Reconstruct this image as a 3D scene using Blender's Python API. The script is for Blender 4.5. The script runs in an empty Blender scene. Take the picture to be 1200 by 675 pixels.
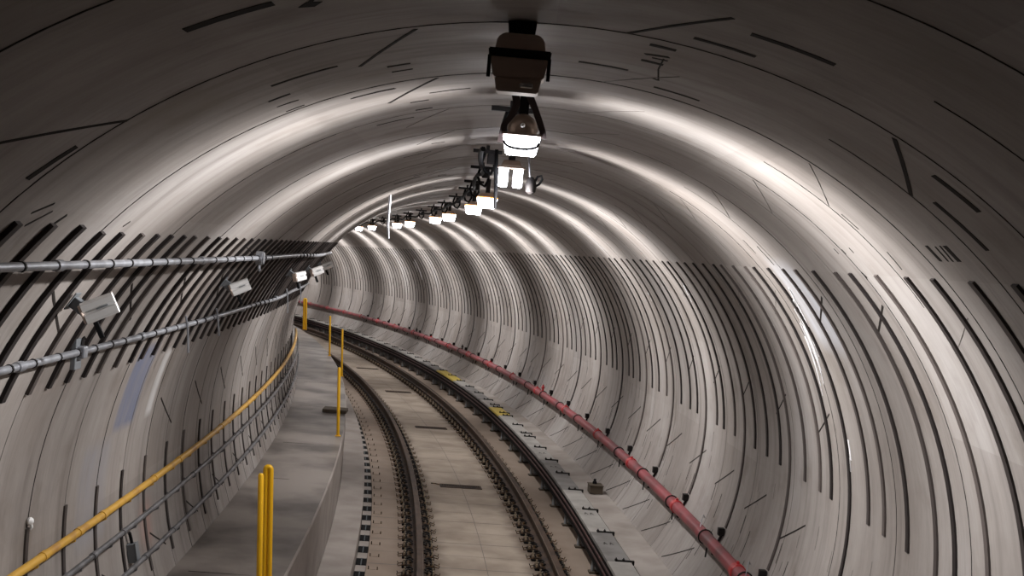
import bpy, bmesh, math, random
from mathutils import Vector, Matrix
random.seed(7)
C = bpy.context.scene.collection
SC = bpy.context.scene

# ------------------------------------------------------------------ alignment of the tunnel
KN = [(0, .008813), (8, .009583), (16, .009579), (24, .009149), (34, .007085), (50, .011759)]
GN = [(0, -.000266), (25, -.00072), (50, .000383)]
R, HC, UC = 2.406, 1.526, -.2465
def interp(t, x):
    if x <= t[0][0]: return t[0][1]
    for (a, b), (c, d) in zip(t, t[1:]):
        if x <= c: return b + (d - b) * (x - a) / (c - a)
    return t[-1][1]
DS = .1
def integrate(sign):
    th = gm = x = y = z = 0.; out = [(0, 0, 0, 0)]
    for i in range(1, 720):
        s0, s1 = sign * (i - 1) * DS, sign * i * DS
        kk = (interp(KN, s0) + interp(KN, s1)) / 2; gg = (interp(GN, s0) + interp(GN, s1)) / 2
        t0, g0 = th, gm
        th += sign * kk * DS; gm += sign * gg * DS
        x -= sign * DS * math.sin((t0 + th) / 2); y += sign * DS * math.cos((t0 + th) / 2); z += sign * DS * (g0 + gm) / 2
        out.append((x, y, z, th))
    return out
FW, BW = integrate(1), integrate(-1)
def cl(s):
    t = FW if s >= 0 else BW
    a = min(abs(s) / DS, len(t) - 1.001); i = int(a); f = a - i
    return tuple(t[i][k] * (1 - f) + t[i + 1][k] * f for k in range(4))
def P(s, u, v):
    x, y, z, th = cl(s)
    return Vector((x + u * math.cos(th), y + u * math.sin(th), z + v))
def heading(s): return cl(s)[3]
def W(s, phi, off=0.):
    a = math.radians(phi)
    return P(s, UC + (R - off) * math.cos(a), HC + (R - off) * math.sin(a))
def uvw(phi, off=0.):
    a = math.radians(phi)
    return UC + (R - off) * math.cos(a), HC + (R - off) * math.sin(a)
def wall_matrix(s, phi, off=0.):
    """local x = along the tunnel, y = round the lining (upwards on the right), z = inward normal"""
    th = heading(s); a = math.radians(phi)
    t = Vector((-math.sin(th), math.cos(th), 0)); r = Vector((math.cos(th), math.sin(th), 0)); k = Vector((0, 0, 1))
    n = -(r * math.cos(a) + k * math.sin(a)); c = n.cross(t)
    M = Matrix((t, c, n)).transposed().to_4x4(); M.translation = W(s, phi, off)
    return M

# ------------------------------------------------------------------ materials
def mat(name, col, rough=.7, metal=0., emit=None, estr=0., noise=None, spec=.5, bump=0.):
    m = bpy.data.materials.new(name); m.use_nodes = True
    nt = m.node_tree; b = nt.nodes['Principled BSDF']
    b.inputs['Base Color'].default_value = (*col, 1); b.inputs['Roughness'].default_value = rough
    b.inputs['Metallic'].default_value = metal; b.inputs['Specular IOR Level'].default_value = spec
    if emit:
        b.inputs['Emission Color'].default_value = (*emit, 1); b.inputs['Emission Strength'].default_value = estr
    if noise:
        col2, scale, lo, hi = noise
        tc = nt.nodes.new('ShaderNodeTexCoord'); n = nt.nodes.new('ShaderNodeTexNoise')
        n.inputs['Scale'].default_value = scale; n.inputs['Detail'].default_value = 6
        nt.links.new(tc.outputs['Object'], n.inputs['Vector'])
        mr = nt.nodes.new('ShaderNodeMapRange'); mr.inputs[1].default_value = lo; mr.inputs[2].default_value = hi
        nt.links.new(n.outputs['Fac'], mr.inputs[0])
        mx = nt.nodes.new('ShaderNodeMix'); mx.data_type = 'RGBA'
        mx.inputs[6].default_value = (*col, 1); mx.inputs[7].default_value = (*col2, 1)
        nt.links.new(mr.outputs[0], mx.inputs[0]); nt.links.new(mx.outputs[2], b.inputs['Base Color'])
        if bump:
            bp = nt.nodes.new('ShaderNodeBump'); bp.inputs['Strength'].default_value = bump; bp.inputs['Distance'].default_value = .01
            nt.links.new(n.outputs['Fac'], bp.inputs['Height']); nt.links.new(bp.outputs[0], b.inputs['Normal'])
    return m

def lining_material():
    """precast concrete: uses uv = (metres along the tunnel, metres round the ring)"""
    m = bpy.data.materials.new('lining_concrete'); m.use_nodes = True
    nt = m.node_tree; N = nt.nodes; L = nt.links; b = N['Principled BSDF']
    uv = N.new('ShaderNodeUVMap'); uv.uv_map = 'UV'
    def noise(sx, sy, detail, off=0.):
        mp = N.new('ShaderNodeMapping'); mp.inputs['Scale'].default_value = (sx, sy, 1); mp.inputs['Location'].default_value = (off, off * .7, off)
        L.new(uv.outputs[0], mp.inputs[0]); n = N.new('ShaderNodeTexNoise'); n.inputs['Scale'].default_value = 1
        n.inputs['Detail'].default_value = detail; n.inputs['Roughness'].default_value = .6
        L.new(mp.outputs[0], n.inputs['Vector']); return n.outputs['Fac']
    def ramp(src, stops):
        r = N.new('ShaderNodeValToRGB'); e = r.color_ramp.elements
        e[0].position, e[0].color = stops[0][0], (*stops[0][1], 1); e[1].position, e[1].color = stops[-1][0], (*stops[-1][1], 1)
        for p_, c_ in stops[1:-1]:
            q = e.new(p_); q.color = (*c_, 1)
        L.new(src, r.inputs[0]); return r.outputs[0]
    def mix(mode, fac, a, c):
        x = N.new('ShaderNodeMix'); x.data_type = 'RGBA'; x.blend_type = mode
        if isinstance(fac, float): x.inputs[0].default_value = fac
        else: L.new(fac, x.inputs[0])
        for sock, val in ((6, a), (7, c)):
            if isinstance(val, tuple): x.inputs[sock].default_value = (*val, 1)
            else: L.new(val, x.inputs[sock])
        return x.outputs[2]
    def mth(op, a, c=None):
        x = N.new('ShaderNodeMath'); x.operation = op
        for i, val in enumerate((a, c)):
            if val is None: continue
            if isinstance(val, (int, float)): x.inputs[i].default_value = val
            else: L.new(val, x.inputs[i])
        return x.outputs[0]
    base = ramp(noise(.9, .5, 5), [(.3, (.275, .243, .222)), (.55, (.370, .342, .324)), (.75, (.455, .435, .428))])
    streak = ramp(noise(9, .30, 5, 3.1), [(.32, (.50, .48, .47)), (.45, (.86, .85, .85)), (.6, (1., 1., 1.))])
    fine = ramp(noise(40, 6, 3, 9.), [(.25, (.86, .85, .85)), (.6, (1, 1, 1))])
    blot = ramp(noise(2.2, 1.6, 7, 5.), [(.3, (.72, .69, .66)), (.45, (1, 1, 1))])
    col = mix('MULTIPLY', .55, base, streak); col = mix('MULTIPLY', .8, col, fine); col = mix('MULTIPLY', .8, col, blot)
    # each ring and each segment has its own tone
    sep = N.new('ShaderNodeSeparateXYZ'); L.new(uv.outputs[0], sep.inputs[0]); X, Y = sep.outputs[0], sep.outputs[1]
    cell = mth('FLOOR', mth('DIVIDE', mth('SUBTRACT', X, 2.82), 1.133)); ceb = mth('FLOOR', mth('DIVIDE', Y, .95))
    cmb = N.new('ShaderNodeCombineXYZ'); L.new(cell, cmb.inputs[0]); L.new(ceb, cmb.inputs[1])
    wn = N.new('ShaderNodeTexWhiteNoise'); L.new(cmb.outputs[0], wn.inputs['Vector'])
    col = mix('MULTIPLY', 1., col, ramp(wn.outputs['Value'], [(0., (.84, .83, .82)), (1., (1, 1, 1))]))
    # bluish paint smear on the left wall, bleached drip on the right wall
    def box(x0, x1, y0, y1, soft):
        def edge(v, a, c):
            q = N.new('ShaderNodeMapRange'); q.inputs[1].default_value = a - soft; q.inputs[2].default_value = a + soft; L.new(v, q.inputs[0])
            r = N.new('ShaderNodeMapRange'); r.inputs[1].default_value = c - soft; r.inputs[2].default_value = c + soft
            r.inputs[3].default_value = 1; r.inputs[4].default_value = 0; L.new(v, r.inputs[0])
            return mth('MULTIPLY', q.outputs[0], r.outputs[0])
        return mth('MULTIPLY', edge(X, x0, x1), edge(Y, y0, y1))
    rr = lambda d: math.radians(d) * R
    n2 = noise(9, 1.2, 5, 11.)
    def masked(bx, k): return mth('MULTIPLY', bx, mth('MINIMUM', mth('MULTIPLY', n2, k), 1.))
    col = mix('MIX', masked(box(7.5, 7.95, rr(158), rr(171), .03), 1.7), col, (.15, .165, .235))
    col = mix('MIX', masked(box(7.0, 7.55, rr(172), rr(186), .05), 1.), col, (.28, .28, .31))
    col = mix('MIX', masked(box(8.25, 8.40, rr(160), rr(171), .03), 1.2), col, (.72, .72, .73))
    col = mix('MIX', masked(box(8.35, 8.65, rr(186), rr(193), .06), .8), col, (.42, .22, .18))
    col = mix('MIX', masked(box(7.6, 8.15, rr(31), rr(46), .08), .9), col, (.60, .63, .70))
    col = mix('MIX', masked(box(3.95, 4.45, rr(118), rr(124), .05), .9), col, (.20, .17, .14))
    col = mix('MIX', masked(box(4.1, 4.5, rr(79), rr(85), .06), .8), col, (.22, .18, .15))
    L.new(col, b.inputs['Base Color'])
    b.inputs['Roughness'].default_value = .62
    rg = ramp(noise(3, 1.5, 4, 20.), [(.35, (.62, .62, .62)), (.65, (.85, .85, .85))]); L.new(rg, b.inputs['Roughness'])
    bp = N.new('ShaderNodeBump'); bp.inputs['Strength'].default_value = .25; bp.inputs['Distance'].default_value = .006
    L.new(noise(14, 3, 6, 2.), bp.inputs['Height']); L.new(bp.outputs[0], b.inputs['Normal'])
    return m

M = {}
M['lining'] = lining_material()
M['joint'] = mat('joint_mortar', (.028, .024, .022), .9, spec=.1)
M['faint'] = mat('joint_hairline', (.17, .155, .145), .9)
M['channel'] = mat('channel_steel', (.045, .037, .035), .6, spec=.25)
def random_tone(m, c0, c1):
    nt = m.node_tree; oi = nt.nodes.new('ShaderNodeObjectInfo'); pw = nt.nodes.new('ShaderNodeMath'); pw.operation = 'POWER'; pw.inputs[1].default_value = 2.2
    mx = nt.nodes.new('ShaderNodeMix'); mx.data_type = 'RGBA'; mx.inputs[6].default_value = (*c0, 1); mx.inputs[7].default_value = (*c1, 1)
    nt.links.new(oi.outputs['Random'], pw.inputs[0]); nt.links.new(pw.outputs[0], mx.inputs[0]); nt.links.new(mx.outputs[2], nt.nodes['Principled BSDF'].inputs['Base Color'])
random_tone(M['channel'], (.022, .018, .018), (.11, .092, .086))
M['white_drip'] = mat('lime_drip', (.78, .78, .80), .6)
M['slab'] = mat('slab_concrete', (.46, .39, .32), .75, noise=((.30, .245, .195), 2.0, .35, .68), bump=.3)
def slab_dirt(m):      # brake dust and grease settled beside both rails
    nt = m.node_tree; N, L = nt.nodes, nt.links; b = N['Principled BSDF']
    src = b.inputs['Base Color'].links[0].from_socket
    uv = N.new('ShaderNodeUVMap'); uv.uv_map = 'UV'; sp = N.new('ShaderNodeSeparateXYZ'); L.new(uv.outputs[0], sp.inputs[0])
    def mth(op, a, c=None):
        x = N.new('ShaderNodeMath'); x.operation = op
        for i, val in enumerate((a, c)):
            if val is None: continue
            if isinstance(val, (int, float)): x.inputs[i].default_value = val
            else: L.new(val, x.inputs[i])
        return x.outputs[0]
    n = N.new('ShaderNodeTexNoise'); n.inputs['Scale'].default_value = 3.; n.inputs['Detail'].default_value = 5; L.new(uv.outputs[0], n.inputs['Vector'])
    au = mth('ABSOLUTE', mth('SUBTRACT', mth('ABSOLUTE', sp.outputs[0]), .7175))
    d = mth('ADD', au, mth('MULTIPLY', mth('SUBTRACT', n.outputs['Fac'], .5), .35))
    mr = N.new('ShaderNodeMapRange'); mr.interpolation_type = 'SMOOTHSTEP'; mr.inputs[1].default_value = .10; mr.inputs[2].default_value = .36; mr.inputs[3].default_value = .88; mr.inputs[4].default_value = 0; L.new(d, mr.inputs[0])
    mx = N.new('ShaderNodeMix'); mx.data_type = 'RGBA'; mx.inputs[7].default_value = (.115, .082, .058, 1); L.new(mr.outputs[0], mx.inputs[0]); L.new(src, mx.inputs[6])
    # outside the rails the slab is browner all over
    gt = N.new('ShaderNodeMapRange'); gt.inputs[1].default_value = .60; gt.inputs[2].default_value = .80; gt.inputs[3].default_value = 0; gt.inputs[4].default_value = .65; L.new(mth('ABSOLUTE', sp.outputs[0]), gt.inputs[0])
    m2 = N.new('ShaderNodeMix'); m2.data_type = 'RGBA'; m2.inputs[7].default_value = (.27, .20, .155, 1); L.new(gt.outputs[0], m2.inputs[0]); L.new(mx.outputs[2], m2.inputs[6])
    L.new(m2.outputs[2], b.inputs['Base Color'])
slab_dirt(M['slab'])
M['walk'] = mat('walkway_concrete', (.30, .265, .24), .42, noise=((.10, .085, .077), 1.3, .40, .62), bump=.35)
M['ledge'] = mat('ledge_concrete', (.40, .36, .335), .75, noise=((.30, .265, .24), 2.5, .35, .65), bump=.3)
M['shoulder'] = mat('shoulder_concrete', (.40, .365, .34), .8, noise=((.27, .24, .215), 2.0, .35, .65), bump=.3)
M['rail'] = mat('rail_rust', (.085, .05, .032), .7, .3, noise=((.035, .024, .02), 8, .4, .65))
M['rail_top'] = mat('rail_head_worn', (.085, .054, .038), .6, spec=.25, noise=((.05, .032, .024), 6, .4, .65))
M['rail_shine'] = mat('rail_gauge_corner', (.38, .32, .28), .35, .9)
M['rust'] = mat('rusty_fastener', (.17, .098, .045), .8, noise=((.045, .03, .022), 30, .4, .6))
M['orange_rust'] = mat('orange_rust', (.28, .11, .03), .85)
M['nut'] = mat('nut_steel', (.42, .36, .28), .45, .7)
M['black'] = mat('black_rubber', (.008, .008, .009), .8, spec=.12)
M['blackm'] = mat('black_painted_steel', (.014, .012, .012), .6, spec=.2)
M['bluegrey'] = mat('sleeper_face', (.07, .085, .095), .6)
M['pipe'] = mat('pipe_red', (.30, .058, .07), .45, noise=((.15, .05, .055), 2.2, .42, .64))
M['pipe_bright'] = mat('coupling_red', (.42, .03, .035), .4)
M['galv'] = mat('galvanised_steel', (.40, .42, .46), .38, .55, noise=((.27, .28, .31), 9, .4, .62))
M['galvd'] = mat('dull_steel_rail', (.19, .19, .20), .5, .4, noise=((.11, .11, .115), 6, .4, .62))
M['yellow'] = mat('handrail_yellow', (.60, .34, .045), .45, noise=((.40, .20, .05), 7, .50, .72))
M['yellowpost'] = mat('post_yellow', (.90, .50, .01), .4)
M['white'] = mat('white_plastic', (.82, .82, .82), .4)
M['greyp'] = mat('grey_painted_plate', (.17, .185, .20), .5)
M['cover'] = mat('cover_board_pale', (.40, .39, .37), .55, noise=((.29, .28, .265), 4, .4, .65))
M['coverd'] = mat('cover_board_dusty', (.22, .215, .21), .6, noise=((.15, .145, .14), 4, .4, .65))
M['yboard'] = mat('cover_board_yellow', (.60, .46, .08), .55)
M['third'] = mat('conductor_steel', (.14, .07, .065), .45, .5, noise=((.06, .035, .035), 5, .4, .65))
M['porcelain'] = mat('grey_insulator', (.34, .36, .38), .35)
M['brownglass'] = mat('lamp_housing', (.30, .22, .17), .3, .35)
M['dimhouse'] = mat('unlit_lamp_housing', (.62, .50, .43), .5, .1)
M['lens'] = mat('lamp_lens', (.9, .9, .95), .3, emit=(.90, .92, 1.), estr=14)
M['amber'] = mat('amber_lens_rim', (.9, .45, .1), .4, emit=(1., .45, .1), estr=1.1)
M['strap'] = mat('webbing_strap', (.035, .02, .018), .8)
M['glint'] = mat('pale_glint', (.85, .85, .88), .08, .6)  # pale colour for the highlight modelled on the unlit lamp
M['darkbox'] = mat('pull_box_rust', (.09, .07, .05), .8)

# ------------------------------------------------------------------ mesh helpers
def link(name, me, parent=None):
    o = bpy.data.objects.new(name, me); C.objects.link(o)
    if parent is not None: o.parent = parent
    return o
def finish(name, bm, mats, parent=None, smooth=True, matrix=None, recalc=True):
    if recalc: bmesh.ops.recalc_face_normals(bm, faces=bm.faces[:])
    me = bpy.data.meshes.new(name); bm.to_mesh(me); bm.free()
    for m_ in (mats if isinstance(mats, (list, tuple)) else [mats]): me.materials.append(m_)
    if smooth: 
        for p_ in me.polygons: p_.use_smooth = True
        try: me.set_sharp_from_angle(angle=math.radians(38))
        except Exception: pass
    o = link(name, me, parent)
    if matrix is not None: o.matrix_world = matrix
    return o
def box(bm, x0, x1, y0, y1, z0, z1, bevel=0., mi=0, M_=None, taper=None):
    vs = []
    for z in (z0, z1):
        k = 1. if (taper is None or z == z0) else taper
        cx, cy = (x0 + x1) / 2, (y0 + y1) / 2
        for x, y in ((x0, y0), (x1, y0), (x1, y1), (x0, y1)):
            v = Vector((cx + (x - cx) * k, cy + (y - cy) * k, z))
            vs.append(bm.verts.new(M_ @ v if M_ is not None else v))
    fs = [bm.faces.new([vs[i] for i in q]) for q in ((3, 2, 1, 0), (4, 5, 6, 7), (0, 1, 5, 4), (1, 2, 6, 5), (2, 3, 7, 6), (3, 0, 4, 7))]
    for f in fs: f.material_index = mi
    if bevel > 0:
        es = list({e for f in fs for e in f.edges})
        r = bmesh.ops.bevel(bm, geom=es, offset=bevel, segments=2, affect='EDGES', profile=.5)
        for f in r['faces']: f.material_index = mi
def tube(bm, pts, r, n=8, cap=True, mi=0):
    pts = [Vector(p_) for p_ in pts]; rings = []; up = None
    for i, p_ in enumerate(pts):
        d = (pts[min(i + 1, len(pts) - 1)] - pts[max(i - 1, 0)]).normalized()
        if up is None:
            up = Vector((0, 0, 1)) if abs(d.z) < .9 else Vector((1, 0, 0))
        a = d.cross(up).normalized(); b_ = a.cross(d).normalized(); up = b_
        rr = r[i] if isinstance(r, (list, tuple)) else r
        rings.append([bm.verts.new(p_ + (a * math.cos(2 * math.pi * k / n) + b_ * math.sin(2 * math.pi * k / n)) * rr) for k in range(n)])
    for A, B in zip(rings, rings[1:]):
        for k in range(n):
            f = bm.faces.new((A[k], A[(k + 1) % n], B[(k + 1) % n], B[k])); f.material_index = mi
    if cap:
        f = bm.faces.new(rings[0][::-1]); f.material_index = mi; f = bm.faces.new(rings[-1]); f.material_index = mi
def lathe(bm, prof, n=20, M_=None, mi=0, cap=True):
    rings = []
    for r, z in prof:
        rings.append([bm.verts.new((M_ or Matrix()) @ Vector((r * math.cos(2 * math.pi * k / n), r * math.sin(2 * math.pi * k / n), z))) for k in range(n)])
    for A, B in zip(rings, rings[1:]):
        for k in range(n):
            f = bm.faces.new((A[k], A[(k + 1) % n], B[(k + 1) % n], B[k])); f.material_index = mi
    if cap:
        for q in (rings[0][::-1], rings[-1]):
            f = bm.faces.new(q); f.material_index = mi
def frange(a, b, st):
    n = max(1, round((b - a) / st)); return [a + (b - a) * i / n for i in range(n + 1)]
def sweep(bm, prof, s0, s1, st=.4, closed=True, mi=0, org=None, mis=None):
    """profile of (u, v) carried along the tunnel"""
    rings = []; o = org or Vector()
    for s in frange(s0, s1, st): rings.append([bm.verts.new(P(s, u, v) - o) for u, v in prof])
    n = len(prof); m_ = n if closed else n - 1
    for A, B in zip(rings, rings[1:]):
        for k in range(m_):
            f = bm.faces.new((A[k], A[(k + 1) % n], B[(k + 1) % n], B[k])); f.material_index = mis[k] if mis else mi
    if closed:
        f = bm.faces.new(rings[0][::-1]); f.material_index = mi; f = bm.faces.new(rings[-1]); f.material_index = mi
def tag(o, label=None, cat=None, group=None, kind=None):
    if label: o['label'] = label
    if cat: o['category'] = cat
    if group: o['group'] = group
    if kind: o['kind'] = kind
    return o
def empty(name, loc, rz=0., label=None, cat=None, group=None):
    o = bpy.data.objects.new(name, None); C.objects.link(o); o.empty_display_size = .1
    o.location = loc; o.rotation_euler = (0, 0, rz); return tag(o, label, cat, group)
def empty_m(name, mtx, label=None, cat=None, group=None):
    o = bpy.data.objects.new(name, None); C.objects.link(o); o.empty_display_size = .1
    o.matrix_world = mtx; return tag(o, label, cat, group)
def copy_tree(o, parent=None):
    c = o.copy(); C.objects.link(c)
    if parent is not None:
        c.parent = parent
    for ch in [q for q in o.children]:
        copy_tree(ch, c)
    return c
def strip(bm, a, b_, w, h=.002, mi=0, n=None, base=-.004):
    """thin raised bar on the lining between (s, phi) a and b_"""
    n = n or max(1, int(abs(a[1] - b_[1]) / 2.2) + 1); rows = []
    for i in range(n + 1):
        t = i / n; s = a[0] + (b_[0] - a[0]) * t; ph = a[1] + (b_[1] - a[1]) * t
        ds = (b_[0] - a[0]); dc = math.radians(b_[1] - a[1]) * R; L_ = math.hypot(ds, dc) or 1
        px, pc = -dc / L_ * w / 2, ds / L_ * w / 2      # perpendicular, in (along, round)
        dp = math.degrees(pc / R)
        rows.append([bm.verts.new(W(s + px, ph + dp, base)), bm.verts.new(W(s + px, ph + dp, h)),
                     bm.verts.new(W(s - px, ph - dp, h)), bm.verts.new(W(s - px, ph - dp, base))])
    for A, B in zip(rows, rows[1:]):
        for k in range(3):
            f = bm.faces.new((A[k], A[k + 1], B[k + 1], B[k])); f.material_index = mi
    for q in (rows[0], rows[-1]):
        f = bm.faces.new(q); f.material_index = mi

S_BACK, S_END = -7., 66.
CV = [(13, 0), (17, .03), (21, .06), (24, .095), (30, .14), (45, .14)]
def cv(s): return interp(CV, s)

# ------------------------------------------------------------------ lining
def lining(name, p0, p1, extra):
    bm = bmesh.new(); uvl = bm.loops.layers.uv.new('UV')
    ss = frange(S_BACK, S_END, .3); ph = frange(p0, p1, 2.5); th = .18
    inner = [[bm.verts.new(W(s, a)) for a in ph] for s in ss]; outer = [[bm.verts.new(W(s, a, -th)) for a in ph] for s in ss]
    def face(vs, uvs):
        f = bm.faces.new(vs)
        for l, q in zip(f.loops, uvs): l[uvl].uv = q
    for i in range(len(ss) - 1):
        for j in range(len(ph) - 1):
            q = [(ss[i], math.radians(ph[j]) * R), (ss[i], math.radians(ph[j + 1]) * R), (ss[i + 1], math.radians(ph[j + 1]) * R), (ss[i + 1], math.radians(ph[j]) * R)]
            face((inner[i][j], inner[i][j + 1], inner[i + 1][j + 1], inner[i + 1][j]), q)
            face((outer[i][j], outer[i + 1][j], outer[i + 1][j + 1], outer[i][j + 1]), [q[0], q[3], q[2], q[1]])
    for j in range(len(ph) - 1):
        for i in (0, len(ss) - 1): face((inner[i][j], outer[i][j], outer[i][j + 1], inner[i][j + 1]), [(0, 0)] * 4)
    for i in range(len(ss) - 1):
        for j in (0, len(ph) - 1): face((inner[i][j], inner[i + 1][j], outer[i + 1][j], outer[i][j]), [(0, 0)] * 4)
    bmesh.ops.recalc_face_normals(bm, faces=bm.faces[:])
    extra(bm)
    o = finish(name, bm, [M['lining'], M['joint'], M['faint'], M['white_drip']], recalc=False)
    tag(o, kind='structure'); return o

RING = 1.133
def rings(a, b_): 
    k = 0; out = []
    s = a
    while s < b_: out.append(s); s += RING
    return out
def ex_right(bm):
    for s in rings(2.82 - RING * 4, 50):
        strip(bm, (s, -58), (s, 65), .006, mi=1 if s < 9 else 2)
    for s in rings(3.385 - RING * 2, 50):
        strip(bm, (s, 41), (s, 65), .005 if s < 6 else .003, mi=1 if s < 6 else 2)
    for s in rings(3.95 - RING * 3, 46):
        strip(bm, (s + .04, 62.9), (s + .56, 56.4), .018 if 3.5 < s < 4.5 else .003, mi=1 if 3.5 < s < 4.5 else 2)
    for s in rings(2.88, 46):
        nr = 6 < s + .1 < 7.8
        strip(bm, (s + .02, 40.4), (s + .48, 35), .014 if nr else .003, mi=1 if nr else 2)
        if s > 8: strip(bm, (s + .01, 17.6), (s + .42, 12.5), .012, mi=1)
        if s > 9: strip(bm, (s + .06, -10.6), (s - .48, -4.9), .013, mi=1)
        strip(bm, (s + .55, -33.4), (s - .15, -25.8), .012, mi=1)
    for s in rings(2.84, 40):      # short casting marks low on the wall
        for ds, a, b_, w in ((-.25, -12.6, -18.4, .010), (.03, -11.2, -15.2, .009), (-.38, -20, -23, .008), (-.2, -24, -27, .008), (-.06, -25, -28, .008)):
            ds2 = ds + random.uniform(-.04, .04); e = random.uniform(-1.2, 1.2)
            strip(bm, (s + ds2, a + e), (s + ds2, b_ + e), w, mi=1)
        if s > 5:
            for _ in range(5):
                a = random.uniform(-22, 2); d = random.uniform(-.5, .5)
                strip(bm, (s + d, a), (s + d, a - random.uniform(1.5, 5)), .005, mi=2)
    for a, b_, w in (((4.10, 58.2), (4.09, 53.6), .042), ((4.376, 55.2), (4.36, 49.2), .036), ((4.74, 49.8), (4.74, 47.8), .040),
                     ((4.94, 49.85), (4.94, 47.8), .03), ((4.85, 49.7), (4.86, 47.8), .012), ((4.79, 49.8), (4.81, 47.8), .012),
                     ((6.22, 45.6), (6.20, 44.8), .018), ((6.33, 49.5), (6.33, 48.6), .008), ((6.20, 49.4), (6.20, 48.6), .008), ((6.05, 49.6), (6.05, 48.8), .008),
                     ((5.52, 49.0), (5.54, 46.4), .007), ((5.60, 55.), (5.60, 52.5), .006), ((8.23, 51.5), (8.25, 48.4), .010), ((8.02, 50), (8.02, 46.), .010)):
        strip(bm, a, b_, w, mi=1)
    # white lime runs hanging on the wall
    for s, a, b_, w in ((8.12, 41.3, 36.5, .012), (8.16, 39.9, 32.0, .016), (8.30, 36.5, 27.5, .020), (8.22, 38.9, 30.2, .015), (8.34, 37.0, 29.5, .012), (8.42, 34.2, 26.5, .014),
                        (8.36, 33.6, 25, .022), (8.48, 31.6, 22.6, .020), (8.20, 14.5, 11.2, .030), (12.05, 39, 35.5, .03), (14.3, 36, 33, .03), (37.2, 36, 22, .16), (37.5, 34, 28, .10)):
        strip(bm, (s, a), (s + .10 * (a > 20), b_), w, h=.004, mi=3)
        strip(bm, (s + .03, a - 3), (s + .03 + .10 * (a > 20), b_ - 2), w * .5, h=.003, mi=3)
def ex_ceiling(bm):
    for s in rings(2.82 - RING * 4, 50):
        strip(bm, (s, 65), (s, 115), .006 if s < 5.5 else .004, mi=1 if s < 5.5 else 2)
    for s in rings(3.385 - RING * 3, 50):
        strip(bm, (s + .61, 101.2), (s + 1.15, 107.2), .014 if s < 5 else .004, mi=1 if s < 5 else 2)
        strip(bm, (s + .02, 79.1), (s + .57, 85.0), .014 if s < 4 else .003, mi=1 if s < 4 else 2)
    for s in rings(2.5, 30):
        for ds, a, b_, w in ((.79, 114.8, 108.9, .05), (.49, 110.3, 105.6, .020), (-.10, 105.1, 103.0, .035), (.04, 105, 103.05, .034), (.22, 105, 103., .038)):
            k = 1. if s < 3 else .45 + .2 * random.random()
            if s < 3 or random.random() < .3: strip(bm, (s + ds, a), (s + ds, b_), w * k, mi=1)
    for a, b_, w in (((4.42, 114.7), (4.42, 108.8), .022), ((4.87, 116.), (4.88, 114.2), .0), ((5.25, 110.), (5.24, 105.7), .018), ((5.57, 102.6), (5.53, 98.2), .012),
                     ((4.66, 87.9), (4.67, 83.4), .024), ((4.92, 80.3), (4.92, 75.8), .022), ((3.53, 77.3), (3.52, 71.3), .036), ((3.80, 80.4), (3.80, 75.7), .030),
                     ((4.07, 83.), (4.07, 80.9), .034), ((4.39, 82.9), (4.39, 81.), .030), ((4.26, 82.9), (4.22, 81.), .02), ((4.30, 82.2), (4.29, 80.9), .014), ((3.42, 107.3), (3.38, 106.6), .05),
                     ((4.27, 81.3), (4.5, 81.1), .006), ((4.5, 81.1), (4.74, 80.4), .006), ((4.72, 81.0), (4.74, 80.4), .012)):
        if w: strip(bm, a, b_, w, mi=1)
def ex_left(bm):
    for s in rings(2.82 - RING * 4, 50): strip(bm, (s, 115), (s, 212), .007, mi=1)
    for s in rings(3.385 - RING * 3, 46): strip(bm, (s, 160), (s, 200), .003, mi=2)
    for s in rings(5.17 - RING * 2, 40):
        strip(bm, (s, 146.1), (s + .5, 152.3), .014, mi=1)
        if s > 8: strip(bm, (s + .05, 169.2), (s + .59, 175.2), .012, mi=1)
        strip(bm, (s, 191.6), (s + .36, 195.5), .012, mi=1)
    strip(bm, (3.42, 129.7), (3.96, 124.4), .014, mi=1)
    for a, b_, w in (((3.87, 132.7), (3.9, 128.4), .040), ((4.69, 116.3), (4.69, 114.2), .020), ((4.86, 116.3), (4.88, 114.2), .010), ((5.04, 116.2), (5.04, 114.3), .012),
                     ((4.2, 136.3), (4.3, 135), .012), ((4.26, 137.8), (4.36, 135.9), .010), ((4.50, 137.4), (4.53, 136.2), .02), ((5.3, 137.2), (5.32, 136.4), .012)):
        strip(bm, a, b_, w, mi=1)
wall_right = lining('wall_right', -62, 65, ex_right)
ceiling = lining('ceiling', 65, 115, ex_ceiling)
wall_left = lining('wall_left', 115, 242, ex_left)

# ------------------------------------------------------------------ cast-in anchor channels, parts of the walls
def channel(parent, s, a0, a1, w=.046, h=.012, name='anchor_channel'):
    bm = bmesh.new(); strip(bm, (s, a0), (s, a1), w, h=h); return finish(name, bm, M['channel'], parent, smooth=False)
LR = [8.25 + 1.5146 * k for k in range(0, 30)]
right = [(3.2, 0), (3.6, 0), (3.97, 0), (4.38, 0), (4.79, 0), (5.22, 1), (5.56, 0), (6.0, 0), (6.43, 0), (6.70, 1), (7.15, 0), (7.56, 0), (7.86, 0), (8.25, 1), (8.66, 0), (8.93, 0), (9.32, 0), (9.74, 1),
         (10.02, 0), (10.43, 0), (10.83, 0), (11.2, 1), (11.56, 0), (11.99, 0), (12.27, 0), (12.74, 1), (13.13, 0), (13.46, 0), (13.9, 0), (14.3, 1), (14.65, 0), (15.08, 0), (15.46, 0), (15.8, 1),
         (16.2, 0), (16.61, 0), (16.89, 0), (17.3, 1), (17.7, 0), (18.0, 0), (18.41, 0), (18.83, 1)]
s = 18.83; k = 0
while s < 52:
    k += 1; s += (.37, .42, .34)[k % 3] if True else 0
    right.append((round(18.83 + 1.5146 * (k // 4) + (0, .40, .78, 1.16)[k % 4], 3), 1 if k % 4 == 0 else 0))
    s = right[-1][0]
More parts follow.
